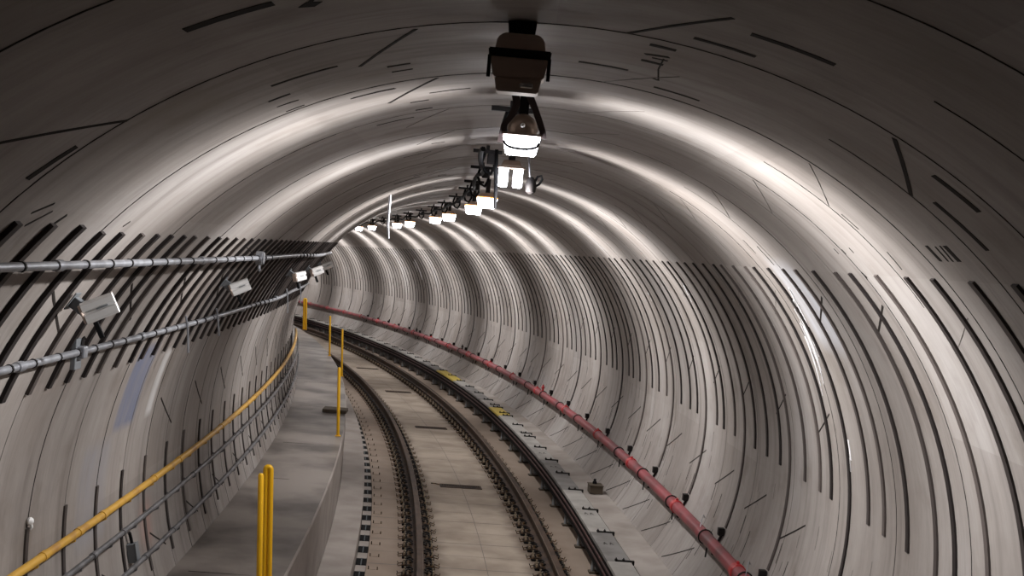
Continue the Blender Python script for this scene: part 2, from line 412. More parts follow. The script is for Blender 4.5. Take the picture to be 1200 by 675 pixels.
long_s = [q for q, l in right if l]
n = 0; rest = bmesh.new()
for q, l in right:
    a0, a1 = 45.4, (-17.0 if l else 2.6)
    if n < 99: channel(wall_right, q, a0, a1, w=.044 if q > 5 else .05); n += 1
    else: strip(rest, (q, a0), (q, a1), .044, h=.012)
o = finish('far_anchor_channels', rest, M['channel'], wall_right, smooth=False); o['kind'] = 'stuff'
q = 2.7
lefts = [2.75, 3.15, 3.52, 3.86, 4.157, 4.482, 4.791, 5.093, 5.357, 5.665, 5.926, 6.182, 6.447, 6.681, 6.998, 7.305, 7.543, 7.828]
while lefts[-1] < 19: lefts.append(round(lefts[-1] + .285, 3))
for q in lefts: channel(wall_left, q, 138.0 if q > 5 else 137.3, 159.8, w=.046 if q < 5.5 else .040, h=.018)
lows = [4.6, 5.12, 5.66, 6.215, 6.788, 7.356, 7.889, 8.461, 9.083, 9.665, 10.299, 10.885, 11.519, 12.081]
while lows[-1] < 21: lows.append(round(lows[-1] + .57, 3))
for q in lows: channel(wall_left, q, 178.3, 197.2, w=.040, h=.010)

# ------------------------------------------------------------------ floor, walkway, ledge, shoulder
ZS = -.205
bm = bmesh.new()
def chord_v(u): return HC - math.sqrt(R * R - (u - UC) ** 2) + .02
def chord(v, side): return UC + side * math.sqrt(max(0, R * R - (v - HC) ** 2))
uvl = bm.loops.layers.uv.new('UV'); sec = [(-1.262 + 2.862 * k / 12, ZS) for k in range(13)] + [(1.40, -.72), (-1.262, ZS - .45)]
sweep(bm, sec, S_BACK, S_END, .5)
ring_s = frange(S_BACK, S_END, .5); bm.verts.ensure_lookup_table(); nsec = len(sec)
vidx = {v: (sec[i % nsec][0], ring_s[i // nsec]) for i, v in enumerate(bm.verts)}
for f_ in bm.faces:
    for l_ in f_.loops: l_[uvl].uv = vidx[l_.vert]
# sleeper ends: pockets between the slab edge and the ledge
floor = finish('floor', bm, [M['slab'], M['joint'], M['black']], smooth=False); tag(floor, kind='structure')
bm = bmesh.new()
for s in rings(5.1 - RING * 4, 45):    # shallow transverse joints and the centre line of the slab
    for d, w in ((0, .008), (.55, .004)):
        rows = [(s + d, -1.25), (s + d, -.90)], [(s + d, -.50), (s + d, .50)]
        for a, b_ in rows:
            vs = [bm.verts.new(P(q0, u0, ZS + .0015)) for q0, u0 in ((s + d - w, a[1]), (s + d + w, a[1]), (s + d + w, b_[1]), (s + d - w, b_[1]))]
            bm.faces.new(vs)
rings_ = [[bm.verts.new(P(q, u, ZS + .0015)) for u in (.015, .021)] for q in frange(S_BACK, 40, .5)]
for A, B in zip(rings_, rings_[1:]): bm.faces.new((A[0], A[1], B[1], B[0]))
finish('slab_joint_lines', bm, M['faint'], floor, smooth=False)

bm = bmesh.new()
uL = chord(.705, -1) + .003
sweep(bm, [(uL, .705), (-1.71, .705), (-1.695, .69), (-1.695, -.05), (-1.50, -.05), (-1.50, -.50), (chord(-.50, -1) + .01, -.50), (chord(-.2, -1) + .01, -.2), (chord(.1, -1) + .01, .1), (chord(.4, -1) + .005, .4)], S_BACK, S_END, .5, mis=[0, 1, 1, 1, 1, 0, 0, 0, 0, 0])
walkway = tag(finish('walkway', bm, [M['walk'], M['ledge']], smooth=False), 'raised concrete evacuation walkway running along the foot of the left wall', 'walkway')
bm = bmesh.new()
sweep(bm, [(-1.690, .0), (-1.380, -.005), (-1.380, -.45), (-1.495, -.45), (-1.495, -.045), (-1.690, -.045)], S_BACK, S_END, .5)
ledge = tag(finish('concrete_kerb', bm, M['ledge'], smooth=False), 'low pale concrete kerb between the raised walkway and the track slab', 'kerb')
bm = bmesh.new()
sweep(bm, [(-1.378, ZS - .13), (-1.264, ZS - .13), (-1.264, ZS - .44), (-1.378, ZS - .44)], S_BACK, S_END, .5)
tag(finish('trim_1', bm, M['black'], smooth=False), kind='structure')
bm = bmesh.new()
uR = chord(.18, 1) - .003
sh = [[bm.verts.new(P(q, u, v)) for u, v in ((1.42 + cv(q), .165), (uR, .18), (chord(0, 1) - .01, .0), (1.62, -.03), (1.42 + cv(q), -.04))] for q in frange(S_BACK, S_END, .5)]
for A_, B_ in zip(sh, sh[1:]):
    for k in range(5): bm.faces.new((A_[k], A_[(k + 1) % 5], B_[(k + 1) % 5], B_[k]))
bm.faces.new(sh[0][::-1]); bm.faces.new(sh[-1])
tag(finish('concrete_shoulder', bm, M['shoulder'], smooth=False), 'concrete shoulder bench between the power rail cover and the right wall', 'concrete bench')

# joints of the walkway topping
for q in (8.9, 12.6, 14.9, 18.4, 21.6, 24.8, 26.0, 27.4):
    bm = bmesh.new(); vs = [bm.verts.new(P(a, u, .7065)) for a, u in ((q - .008, uL + .12), (q + .008, uL + .12), (q + .012, uL + .38 + random.random() * .3), (q - .004, uL + .38))]
    bm.faces.new(vs)
    finish('surface_crack', bm, M['joint'], walkway, smooth=False)

# small concrete bridges and black pads in the gap beside the slab
pad0 = None
q = 9.2; i = 0
base_s = 12.58 - .538 * 8
while q < 34:
    q = base_s + .538 * i; i += 1
    if pad0 is None:
        pad0 = empty('sleeper_end_pocket', (0, 0, 0)); tag(pad0, 'black square pocket beside the slab edge with a small bent rebar hook', 'rail pad', 'black pockets along the left edge of the track slab')
        bm = bmesh.new(); 
        for x in (-.028, .028): box(bm, x - .0245, x + .0245, -.135, .135, -.012, .004, .002)
        finish('rubber_block', bm, M['black'], pad0, smooth=False)
        bm = bmesh.new(); box(bm, -.056, .056, .150, .388, -.125, .0, .003); finish('concrete_bridge', bm, M['ledge'], pad0, smooth=False)
        bm = bmesh.new(); box(bm, -.006, .006, -.14, .14, -.01, .008); finish('centre_web', bm, M['bluegrey'], pad0, smooth=False)
        bm = bmesh.new(); tube(bm, [(.085, .20, .004), (.085, .20, .048), (.087, .20, .012), (.10, .20, .010), (.17, .195, .010), (.178, .195, .014), (.178, .195, .045)], .006, 6)
        finish('bent_hook', bm, M['rust'], pad0); o = pad0
    else: o = copy_tree(pad0)
    o.location = P(q, -1.321, ZS - .015); o.rotation_euler = (0, 0, heading(q))

# ------------------------------------------------------------------ running rails
G = .7175
def rail_profile(u0, shine):
    hw, hh = .036, .038
    pts = [(-.070, -.159), (-.070, -.149), (-.016, -.135), (-.0085, -.120), (-.0085, -.050), (-.034, -.038), (-hw, -.010), (-.030, -.001), (-.012, 0), (.012, 0), (.030, -.001), (hw, -.010),
           (.034, -.038), (.0085, -.050), (.0085, -.120), (.016, -.135), (.070, -.149), (.070, -.159)]
    mi = [0] * 18; mi[7] = mi[8] = mi[9] = 1
    if shine > 0: mi[10] = 2; mi[9] = 1
    if shine < 0: mi[6] = 2
    return [(u0 + a, b_) for a, b_ in pts], mi
for sgn, lab in ((-1, 'inner left running rail of the curving track, brown head with a bright gauge edge'), (1, 'outer right running rail of the curving track, beside the power rail')):
    bm = bmesh.new(); pr, mi = rail_profile(sgn * G, 1 if sgn < 0 else -1)
    sweep(bm, pr, S_BACK, 58, .4, mis=mi)
    tag(finish('running_rail', bm, [M['rail'], M['rail_top'], M['rail_shine']]), lab, 'rail')
# fasteners
def make_fastener():
    t = empty('rail_fastener', (0, 0, 0))
    bm = bmesh.new(); box(bm, -.175, .175, -.095, .095, -.046, -.024, .004); finish('rubber_pad', bm, M['black'], t, smooth=False)
    bm = bmesh.new(); box(bm, -.165, .165, -.085, .085, -.023, -.004, .004)
    for sx in (-1, 1): box(bm, min(sx * .078, sx * .100), max(sx * .078, sx * .100), -.05, .05, -.004, .026, .003)
    finish('base_plate', bm, M['rust'], t, smooth=False)
    for sx in (-1, 1):
        for sy in (-1, 1):
            bm = bmesh.new(); x = sx * .108; y = sy * .052
            tube(bm, [(x + sx * .02, y - .03, .006), (x + sx * .03, y, .026), (x, y + .028, .036), (x - sx * .03, y + .018, .030), (x - sx * .045, y - .012, .024), (x - sx * .02, y - .03, .020)], .0085, 6)
            finish('spring_clip', bm, M['blackm'], t)
            bm = bmesh.new(); lathe(bm, [(.017, -.004), (.017, .014), (.010, .016), (.010, .040)], 8, Matrix.Translation((sx * .145, y, 0)))
            finish('anchor_bolt', bm, M['nut'], t)
            bm = bmesh.new(); tube(bm, [(sx * .165, y, -.020), (sx * .215, y + .004, -.034), (sx * .222, y + .004, -.010)], .006, 5); finish('tie_wire', bm, M['rust'], t)
    return t
fast = None; cnt = 0
for sgn, lab, gl in ((-1, 'rusty plate fastener with spring clips holding down the left running rail', 'fasteners under the left running rail'),
                     (1, 'rusty plate fastener with spring clips holding down the right running rail', 'fasteners under the right running rail')):
    q = 8.6 if sgn < 0 else 8.45
    while q < 44:
        if fast is None: fast = make_fastener(); o = fast
        else: o = copy_tree(fast)
        o['label'] = lab; o['category'] = 'rail fastener'; o['group'] = gl
        o.location = P(q, sgn * G, -.159); o.rotation_euler = (0, 0, heading(q)); q += .40

# ------------------------------------------------------------------ drains between the rails
for q, u, lab in ((17.6, .01, 'dark rectangular drain grate between the rails, nearest of the four'), (23.35, .075, 'drain grate between the rails, second nearest'),
                  (29.1, .095, 'drain grate between the rails, third along the curve'), (34.6, .10, 'drain grate between the rails, farthest of the four')):
    t = empty('drain_grate', P(q, u, ZS), heading(q), lab, 'drain', None)
    bm = bmesh.new()
    for x0, x1, y0, y1 in ((-.30, .30, -.11, -.085), (-.30, .30, .085, .11), (-.30, -.28, -.085, .085), (.28, .30, -.085, .085)): box(bm, x0, x1, y0, y1, 0, .010)
    finish('frame', bm, M['rail'], t, smooth=False)
    bm = bmesh.new()
    for k in range(24): x = -.27 + k * .0235; box(bm, x - .006, x + .006, -.085, .085, .001, .009)
    finish('grille', bm, M['rail'], t, smooth=False)
    bm = bmesh.new(); box(bm, -.28, .28, -.085, .085, 0, .0009); finish('sump', bm, M['black'], t, smooth=False)
    if q < 18:
        bm = bmesh.new(); tube(bm, [(-.30, .06, .005), (-.36, .08, .012), (-.42, .10, .010)], .008, 6); finish('lifting_handle', bm, M['rust'], t)

# ------------------------------------------------------------------ power rail, cover boards
UB0, UB1 = 1.132, 1.372
def sweep_cover(bm, prof, s0, s1, st=.3, mi=0, mis=None):
    rings = [[bm.verts.new(P(s, u + cv(s), v)) for u, v in prof] for s in frange(s0, s1, st)]; n = len(prof)
    for A, B in zip(rings, rings[1:]):
        for k in range(n):
            f = bm.faces.new((A[k], A[(k + 1) % n], B[(k + 1) % n], B[k])); f.material_index = mis[k] if mis else mi
    bm.faces.new(rings[0][::-1]); bm.faces.new(rings[-1])
bm = bmesh.new()
prof = [(-.055, -.035), (-.055, -.022), (-.012, -.012), (-.012, .055), (-.038, .066), (-.038, .105), (.038, .105), (.038, .066), (.012, .055), (.012, -.012), (.055, -.022), (.055, -.035)]
sweep_cover(bm, [(1.225 + a, b_ + .0) for a, b_ in prof], S_BACK, 58, .4)
tag(finish('power_rail', bm, M['third']), 'dark reddish power rail running under the grey cover boards', 'power rail')
hooks = [6.2, 7.4, 8.55, 9.75, 10.95, 12.12, 13.36, 14.52, 15.70, 16.86, 17.9, 19.02, 20.1, 21.42]
while hooks[-1] < 56: hooks.append(hooks[-1] + 1.17)
edges = [S_BACK + .5, 5.0] + hooks
def board_desc(a, i):
    if 22.6 < a < 23.2: return 'yboard'
    return 'cover'
board_i = 0
yel = [(22.75, 23.9), (28.95, 29.95)]
segs = []
tones = {}
i = 0
for a, b_ in zip(edges, edges[1:]):
    m_ = 'coverd' if (9.7 < a < 10.8 or 12.0 < a < 12.5 or 15.6 < a < 17.4 or 24.5 < a < 27 or 30.5 < a < 33) else 'cover'
    segs.append((a, b_, m_))
def paint(a, b_, m_):
    bm = bmesh.new(); p0 = [(UB0, .215), (UB1, .215), (UB1, .165), (UB1 - .012, .165), (UB1 - .012, .200), (UB0 + .014, .200), (UB0 + .014, .185), (UB0 - .002, .185)]
    sweep_cover(bm, p0, a + .006, b_ - .006, .3); return bm
prev = None
for a, b_, m_ in segs:
    for ya, yb in yel:
        if a < ya < b_ or a < yb < b_: m_ = 'yboard' if (a + b_) / 2 > ya - .2 and (a + b_) / 2 < yb + .3 else m_
    tone = {'cover': 'pale grey', 'coverd': 'dark dusty grey', 'yboard': 'yellow'}[m_]
    d = ('at the bottom edge' if a < 12.2 else 'in the near stretch' if a < 16 else 'in the middle stretch' if a < 24 else 'far round the bend')
    o = finish('cover_board', paint(a, b_, m_), M[m_], smooth=False)
    near = ''
    tag(o, f'{tone} cover board over the power rail, {d}', 'cover board', f'{tone} power rail cover boards {d}')
# black side guard with two reddish ribs, hanging beside the power rail
gp = [(.0, .183), (.014, .183), (.014, -.025), (.0, -.025), (.0, .045), (-.012, .048), (-.012, .066), (.0, .069), (.0, .118), (-.012, .121), (-.012, .139), (.0, .142)]
bm = bmesh.new(); sweep_cover(bm, [(UB0 + a, b_) for a, b_ in gp], S_BACK, 58, .4, mis=[0, 0, 0, 0, 1, 1, 1, 0, 1, 1, 1, 0])
tag(finish('side_guard', bm, [M['black'], M['third']], smooth=False), 'black side guard with reddish ribs under the inner edge of the cover boards', 'guard')
# bracket hooks over the boards
hk = None
for h in hooks:
    for dd in ((0,) if h > 24 else (0, .36) if int(h * 10) % 3 == 0 and h > 19 else (0,)):
        if hk is None:
            hk = empty('cover_hook', (0, 0, 0)); tag(hk, 'black bent hook clamped over a joint of the power rail cover', 'bracket', 'black hooks over the power rail cover boards')
            bm = bmesh.new(); box(bm, .08, .275, -.016, .016, 0, .014, .003); box(bm, .255, .275, -.016, .016, -.030, .012, .003); finish('hook_arm', bm, M['blackm'], hk, smooth=False)
            for x in (.09, .165):
                bm = bmesh.new(); lathe(bm, [(.014, 0), (.014, .018), (.006, .022), (.006, .03)], 6, Matrix.Translation((x, 0, .006))); finish('bolt', bm, M['blackm'], hk)
            o = hk
        else: o = copy_tree(hk)
        o.location = P(h + dd, UB0 + cv(h), .2155); o.rotation_euler = (0, 0, heading(h))
# black stencilled marks on three boards
for n_, q in enumerate((12.85, 14.15 + .15, 18.5, 20.6, 11.4, 17.35)):
    bm = bmesh.new()
    for dx in (-.035, .03):
        for (x0, y0, x1, y1) in ((-.018, -.05, -.003, .05), (-.003, .05, .018, -.05), (-.012, -.01, .012, -.01)):
            a, b_ = Vector((x0 + dx, y0, 0)), Vector((x1 + dx, y1, 0)); d = (b_ - a).normalized(); pr = Vector((-d.y, d.x, 0)) * .005
            bm.faces.new([bm.verts.new(z + Vector((0, 0, 0))) for z in (a + pr, b_ + pr, b_ - pr, a - pr)])
    o = finish('stencil_mark', bm, M['blackm'], smooth=False)
    tgt = min([x for x in C.objects if x.name.startswith('cover_board')], key=lambda x: (sum((Vector(c) for c in x.bound_box), Vector()) / 8 - P(q, 1.25 + cv(q), .2)).length)
    o.parent = tgt; o.location = P(q, 1.26 + cv(q), .2165); o.rotation_euler = (0, 0, heading(q))
# insulator stands
ins = None; q = 13.23 - 1.13 * 4
feet = []
while q < 50: feet.append(q); q += 1.13
for q in feet:
    if ins is None:
        ins = empty('insulator_stand', (0, 0, 0)); tag(ins, 'small insulator stand with a rusty foot plate carrying the power rail', 'insulator', 'insulator stands under the power rail')
        bm = bmesh.new(); box(bm, -.11, .12, -.055, .055, 0, .022, .004); finish('foot_plate', bm, M['darkbox'], ins, smooth=False)
        bm = bmesh.new(); lathe(bm, [(.030, .022), (.030, .04), (.046, .05), (.030, .062), (.046, .075), (.030, .088), (.044, .10), (.030, .112), (.030, .135)], 14); finish('insulator', bm, M['porcelain'], ins)
        bm = bmesh.new(); box(bm, -.05, .05, -.03, .03, .135, .168, .004); finish('rail_cradle', bm, M['rust'], ins, smooth=False)
        bm = bmesh.new(); tube(bm, [(-.070, 0, .022), (-.070, 0, .07), (-.072, 0, .12), (-.078, 0, .175)], [.018, .018, .012, .010], 8)
        finish('cover_post', bm, M['porcelain'], ins)
        o = ins
    else: o = copy_tree(ins)
    o.location = P(q, 1.245 + cv(q), ZS); o.rotation_euler = (0, 0, heading(q))

# junction box on the shoulder
t = empty('pull_box', P(15.8, 1.60, .18), heading(15.8), 'small dark rusty box standing on the concrete shoulder below the red pipe', 'box')
bm = bmesh.new(); box(bm, -.085, .085, -.10, .10, 0, .10, .006); finish('box_body', bm, M['darkbox'], t, smooth=False)
bm = bmesh.new(); box(bm, -.092, .092, -.108, .108, .10, .112, .003); finish('lid', bm, M['darkbox'], t, smooth=False)
bm = bmesh.new(); lathe(bm, [(.028, .112), (.028, .14), (.018, .15), (.018, .175)], 10, Matrix.Translation((-.01, .02, 0))); finish('cable_gland', bm, M['black'], t)

# ------------------------------------------------------------------ red pipe
PU, PV = 1.870, .728; PR = .058
pipe_root = empty('fire_main_pipe', P(5, PU, PV), 0, 'dusty red pipe with coupling rings running along the right wall', 'pipe')
bm = bmesh.new(); tube(bm, [P(q, PU, PV) - P(5, PU, PV) for q in frange(S_BACK, 58, .4)], PR, 14); finish('pipe_run', bm, M['pipe'], pipe_root)
for q in [2.6, 5.05, 7.5, 10.0, 12.5, 15.0, 17.3, 19.85, 22.45, 24.9, 27.4, 29.95, 32.3, 34.8, 37.3, 40.0, 42.5, 45.0, 47.5, 50., 52.5]:
    bm = bmesh.new(); o_ = P(5, PU, PV); w = .035
    tube(bm, [P(q - w - .01, PU, PV) - o_, P(q - w, PU, PV) - o_, P(q + w, PU, PV) - o_, P(q + w + .01, PU, PV) - o_], [PR + .002, PR + .012, PR + .012, PR + .002], 14)
    a = P(q, PU, PV) - o_
    box(bm, -.012, .012, -.02, .02, PR + .008, PR + .03, .003, M_=Matrix.Translation(a))
    finish('coupling', bm, M['pipe_bright'], pipe_root)
for q in (22.0, 30.8, 36.9, 40.9):   # valve branches on top
    o_ = P(5, PU, PV); a = P(q, PU + .012, PV) - o_
    bm = bmesh.new(); lathe(bm, [(.018, .05), (.018, .10), (.030, .105), (.030, .13), (.014, .14), (.014, .17)], 10, Matrix.Translation(a)); finish('valve', bm, M['pipe_bright'] if q < 25 else M['blackm'], pipe_root)
# brackets at the long channels
br = None
for q in long_s:
    if q > 46: continue
    if br is None:
        br = empty('pipe_bracket', (0, 0, 0)); tag(br, 'black wall bracket hooked in a long channel and gripping the red pipe', 'bracket', 'black brackets along the red pipe')
        nrm = Vector((PU - UC, 0, PV - HC)).normalized(); tan = Vector((-nrm.z, 0, nrm.x))   # outward, upward
        bm = bmesh.new(); o_ = Vector((0, 0, 0))
        a = nrm * .125 + tan * .12; tube(bm, [nrm * .128 + tan * .12, nrm * .128 - tan * .125], .013, 6)
        finish('wall_strut', bm, M['blackm'], br)
        bm = bmesh.new(); M_ = Matrix.Translation(nrm * .110 + tan * .105); box(bm, -.028, .028, -.03, .03, -.035, .035, .004, M_=M_); finish('channel_nut', bm, M['blackm'], br, smooth=False)
        bm = bmesh.new(); pts = []
        for k in range(17):
            an = 2 * math.pi * k / 16; pts.append((nrm * math.cos(an) + tan * math.sin(an)) * (PR + .0085))
        tube(bm, pts, .007, 6, cap=False); tube(bm, [nrm * (PR + .003), nrm * .135], .012, 6)
        finish('pipe_clip', bm, M['blackm'], br)
        bm = bmesh.new(); tube(bm, [nrm * .05 - tan * .065, nrm * .08 - tan * .17], .008, 6); finish('tail_rod', bm, M['blackm'], br)
        o = br
    else: o = copy_tree(br)
    o.location = P(q, PU, PV); o.rotation_euler = (0, 0, heading(q))
# loose wire hoops over the pipe
for q, lab in ((11.35, 'thin pale wire loop over the red pipe, nearer one'), (10.0 - .35, 'thin pale wire loop over the red pipe, close to the bottom edge')):
    bm = bmesh.new(); tube(bm, [P(q, PU - .02, PV + .058), P(q + .05, PU, PV + .11), P(q + .2, PU + .05, PV + .13), P(q + .3, PU + .09, PV + .08)], .0035, 5)
    tag(finish('wire_loop', bm, M['galv']), lab, 'wire')

# ------------------------------------------------------------------ left wall: conduits
def run(name, label, cat, u, v, r, s0, s1, m_, couplers=(), straps=(), st=.3, wob=0., strap_m='blackm'):
    root = empty(name, P(5, u, v), 0, label, cat); o_ = P(5, u, v)
    bm = bmesh.new(); pts = []
    for q in frange(s0, s1, st):
        w = (wob * math.sin(q * 2.1), wob * math.sin(q * 1.3 + 1)) if q > 8.6 else (0, 0)
        pts.append(P(q, u + w[0], v + w[1]) - o_)
    tube(bm, pts, r, 10); finish('pipe_run', bm, m_, root)
    for q in couplers:
        bm = bmesh.new(); tube(bm, [P(q - .035, u, v) - o_, P(q - .03, u, v) - o_, P(q + .03, u, v) - o_, P(q + .035, u, v) - o_], [r, r + .006, r + .006, r], 10); finish('coupling', bm, m_, root)
    ph = math.degrees(math.atan2(v - HC, u - UC)); ph = ph % 360
    for q in straps:
        bm = bmesh.new()
        tube(bm, [P(q - .007, u, v) - o_, P(q + .007, u, v) - o_], r + .0035, 10)
        if q > 8 and straps.index(q) % 5 == 2:
            a = P(q, u, v) - o_; b_ = W(q, ph, .012) - o_; tube(bm, [a, b_], .003, 5)
        finish('strap', bm, M[strap_m], root)
    return root
cs = [x + .0 for x in lefts if 3.5 < x < 12.5]
run('conduit', 'upper galvanised steel conduit along the left wall, above the white boxes', 'conduit', -1.990, 3.004, .0165, S_BACK, 14.6, M['galv'], couplers=(4.5, 6.7), straps=cs, wob=.006)
run('conduit', 'lower galvanised steel conduit along the left wall, below the white boxes', 'conduit', -2.372, 2.534, .0175, S_BACK, 17.6, M['galv'], couplers=(5.2, 7.05, 10.3, 12.5), straps=cs, wob=.006)
# round junction box at the end of the shiny upper length
t = empty('round_junction_box', P(8.5, -1.990, 3.004), heading(8.5), 'round galvanised junction box on the upper conduit', 'junction box')
bm = bmesh.new(); M_ = Matrix.Rotation(math.radians(90), 4, 'Y'); lathe(bm, [(.030, -.025), (.046, -.022), (.046, .020), (.040, .024)], 16, M_); finish('box_body', bm, M['galv'], t)
bm = bmesh.new(); lathe(bm, [(.042, .024), (.042, .030), (.02, .033)], 16, M_); finish('lid', bm, M['galv'], t)
bm = bmesh.new(); tube(bm, [(0, .01, -.04), (.0, .0, -.075), (.01, -.01, -.085)], .010, 8); finish('cable_gland', bm, M['galv'], t)
# saddle clamp on the lower conduit
t = empty('conduit_clamp', P(5.97, -2.372, 2.534), heading(5.97), 'square plated clamp gripping the lower conduit under the nearest white box', 'clamp')
bm = bmesh.new(); box(bm, -.030, .030, -.030, .030, -.030, .030, .008); finish('clamp_block', bm, M['galv'], t, smooth=False)
bm = bmesh.new(); box(bm, -.03, -.005, -.045, .045, -.085, .065, .003); finish('back_plate', bm, M['greyp'], t, smooth=False)
bm = bmesh.new(); tube(bm, [(-.0, .02, .03), (-.0, .03, .060), (.01, .035, .068)], .010, 6); finish('bolt', bm, M['blackm'], t)
# hanging ends below the lower conduit
for q, l in ((8.05, .14), (9.05, .10), (13.4, .16), (15.2, .14)):
    bm = bmesh.new(); tube(bm, [P(q, -2.36, 2.60), P(q + .01, -2.345, 2.53), P(q + .02, -2.33, 2.50 - l)], .007, 6)
    tag(finish('hanging_cable', bm, M['galv']), 'short grey cable end dangling at the lower conduit, ' + {8.05: 'the one nearest the camera', 9.05: 'below the second white box', 13.4: 'below the third white box', 15.2: 'the farthest at the bend'}[q], 'cable')

# white twin boxes on brackets
def white_box(s_, ph, lab, sc=1., tilt=27., turn=12.):
    Mx = wall_matrix(s_, ph, .0)
    t = empty_m('wall_sensor', Mx, lab, 'wall sensor')
    bm = bmesh.new(); box(bm, -.035, .035, -.045, .045, .020, .026, .002); finish('wall_plate', bm, M['greyp'], t, smooth=False)
    bm = bmesh.new(); box(bm, -.024, .024, -.026, .026, .026, .112, .004); arm = finish('bracket_arm', bm, M['greyp'], t, smooth=False)
    th = heading(s_) ; r_ = Vector((math.cos(th), math.sin(th), 0)); f_ = Vector((-math.sin(th), math.cos(th), 0)); k_ = Vector((0, 0, 1))
    a = math.radians(tilt); b_ = math.radians(turn)
    X = ((r_ * math.cos(a) + k_ * math.sin(a)) * math.cos(b_) + f_ * math.sin(b_)).normalized()
    Zc = (-f_ - X * (-f_).dot(X)).normalized(); Zc = (Zc + k_ * -.15).normalized(); Zc = (Zc - X * Zc.dot(X)).normalized(); Y = Zc.cross(X)
    A = Matrix((X, Y, Zc)).transposed().to_4x4(); A.translation = W(s_ - .02, ph, .118) + X * .052 * sc + k_ * .012
    A = A @ Matrix.Scale(sc, 4)
    L_ = Mx.inverted() @ A
    bm = bmesh.new()
    prof = [(-.052, -.040), (-.060, -.020), (-.058, .026), (-.044, .036), (-.014, .036), (-.006, .022), (.004, .022), (.012, .036), (.042, .036), (.054, .024), (.056, -.024), (.046, -.040)]
    r0 = [bm.verts.new((-.078, y, z)) for y, z in prof]; r1 = [bm.verts.new((.088, y * (.9 if y > 0 else 1), z)) for y, z in prof]
    for k in range(len(prof)): bm.faces.new((r0[k], r0[(k + 1) % len(prof)], r1[(k + 1) % len(prof)], r1[k]))
    bm.faces.new(r0[::-1]); bm.faces.new(r1)
    ho = finish('housing', bm, M['white'], t, smooth=False); ho.matrix_parent_inverse = Matrix(); ho.matrix_local = L_
    bm = bmesh.new(); box(bm, -.01, .05, -.004, .003, .0225, .029, .001); finish('slot', bm, M['greyp'], ho, smooth=False)
    bm = bmesh.new(); box(bm, -.092, -.079, -.050, .048, -.034, .032, .006); finish('end_cap', bm, M['dimhouse'], ho, smooth=False)
    bm = bmesh.new(); box(bm, -.055, -.03, -.150, -.062, -.020, .010, .003); finish('cable_shroud', bm, M['black'], ho, smooth=False)
white_box(5.45, 147.3, 'large white twin housing on a grey bracket, nearest on the left wall', .86)
white_box(8.68, 147.4, 'white twin housing on a grey bracket between the two conduits, second nearest', .78)
white_box(12.45, 147.6, 'small white twin housing in the dark part of the left wall, third along', .8, 20, 50)
white_box(14.75, 147.6, 'small white twin housing near the bend of the left wall, fourth along', .85, 27, 30)
white_box(17.2, 146.8, 'white twin housing at the very bend of the left wall, farthest along', .85)

# ------------------------------------------------------------------ hand rails on the left wall
near_lows = [x for x in lows if x > 4.5]
def rail_run(name, label, u, v, r, m_, sleeves, brack, bm_mat):
    root = empty(name, P(7, u, v), 0, label, 'handrail'); o_ = P(7, u, v)
    bm = bmesh.new(); tube(bm, [P(q, u, v) - o_ for q in frange(S_BACK, 24, .3)], r, 12); finish('tube', bm, m_, root)
    for q in sleeves:
        bm = bmesh.new(); tube(bm, [P(q - .03, u, v) - o_, P(q + .03, u, v) - o_], r + .004, 12); finish('sleeve', bm, m_, root)
    ph = math.degrees(math.atan2(v - HC, u - UC)) % 360
    for q in brack:
        bm = bmesh.new(); a = P(q, u, v - r * .6) - o_; b_ = W(q, ph + 1.0, .012) - o_
        tube(bm, [a, a + Vector((0, 0, -.022)), b_ + (a - b_) * .2 + Vector((0, 0, -.02)), b_], .008, 6)
        finish('wall_bracket', bm, bm_mat, root)
    return root
rail_run('handrail', 'yellow tubular handrail along the left wall above the walkway', -2.583, 1.440, .0225, M['yellow'], (6.3, 6.85, 7.3, 8.5, 9.25, 11.0, 13.2), near_lows[:26], M['yellow'])
rail_run('guide_rail', 'upper plain grey rail below the yellow handrail', -2.535, 1.275, .0165, M['galvd'], (7.0, 7.6, 9.6, 11.8, 14.), near_lows[:26], M['galvd'])
rail_run('guide_rail', 'lower plain grey rail just above the walkway', -2.510, 1.000, .0165, M['galvd'], (8.1, 8.9, 10.6, 12.4, 14.4), near_lows[:26], M['galvd'])
# grey junction box under the handrail
Mx = wall_matrix(8.02, 191.8, .0)
t = empty_m('small_junction_box', Mx, 'small dark grey junction box on the left wall between the grey rails', 'junction box')
def wchild(bm, name, m_, smooth=False):
    o = finish(name, bm, m_, t, smooth=smooth); return o
bm = bmesh.new(); box(bm, -.035, .035, -.062, .062, 0, .055, .006); wchild(bm, 'box_body', M['greyp'])
bm = bmesh.new(); box(bm, -.037, .037, -.066, .066, .055, .062, .003); wchild(bm, 'lid', M['greyp'])
bm = bmesh.new(); tube(bm, [(0, .062, .03), (.0, .10, .028), (-.02, .135, .03)], .011, 8); wchild(bm, 'cable_tail', M['black'], True)
# white blob cap on a channel end
Mx = wall_matrix(6.21, 177.4, .0)
t = empty_m('white_tape_cap', Mx, 'small white taped cap at the top of the nearest low channel on the left wall', 'cap')
bm = bmesh.new(); lathe(bm, [(.006, .0), (.018, .006), (.022, .016), (.016, .028), (.004, .034)], 10); wchild(bm, 'cap', M['white'], True)
bm = bmesh.new(); tube(bm, [(0, -.008, .02), (0, -.03, .028), (.0, -.042, .022)], [.009, .007, .004], 8); wchild(bm, 'tape_tail', M['white'], True)

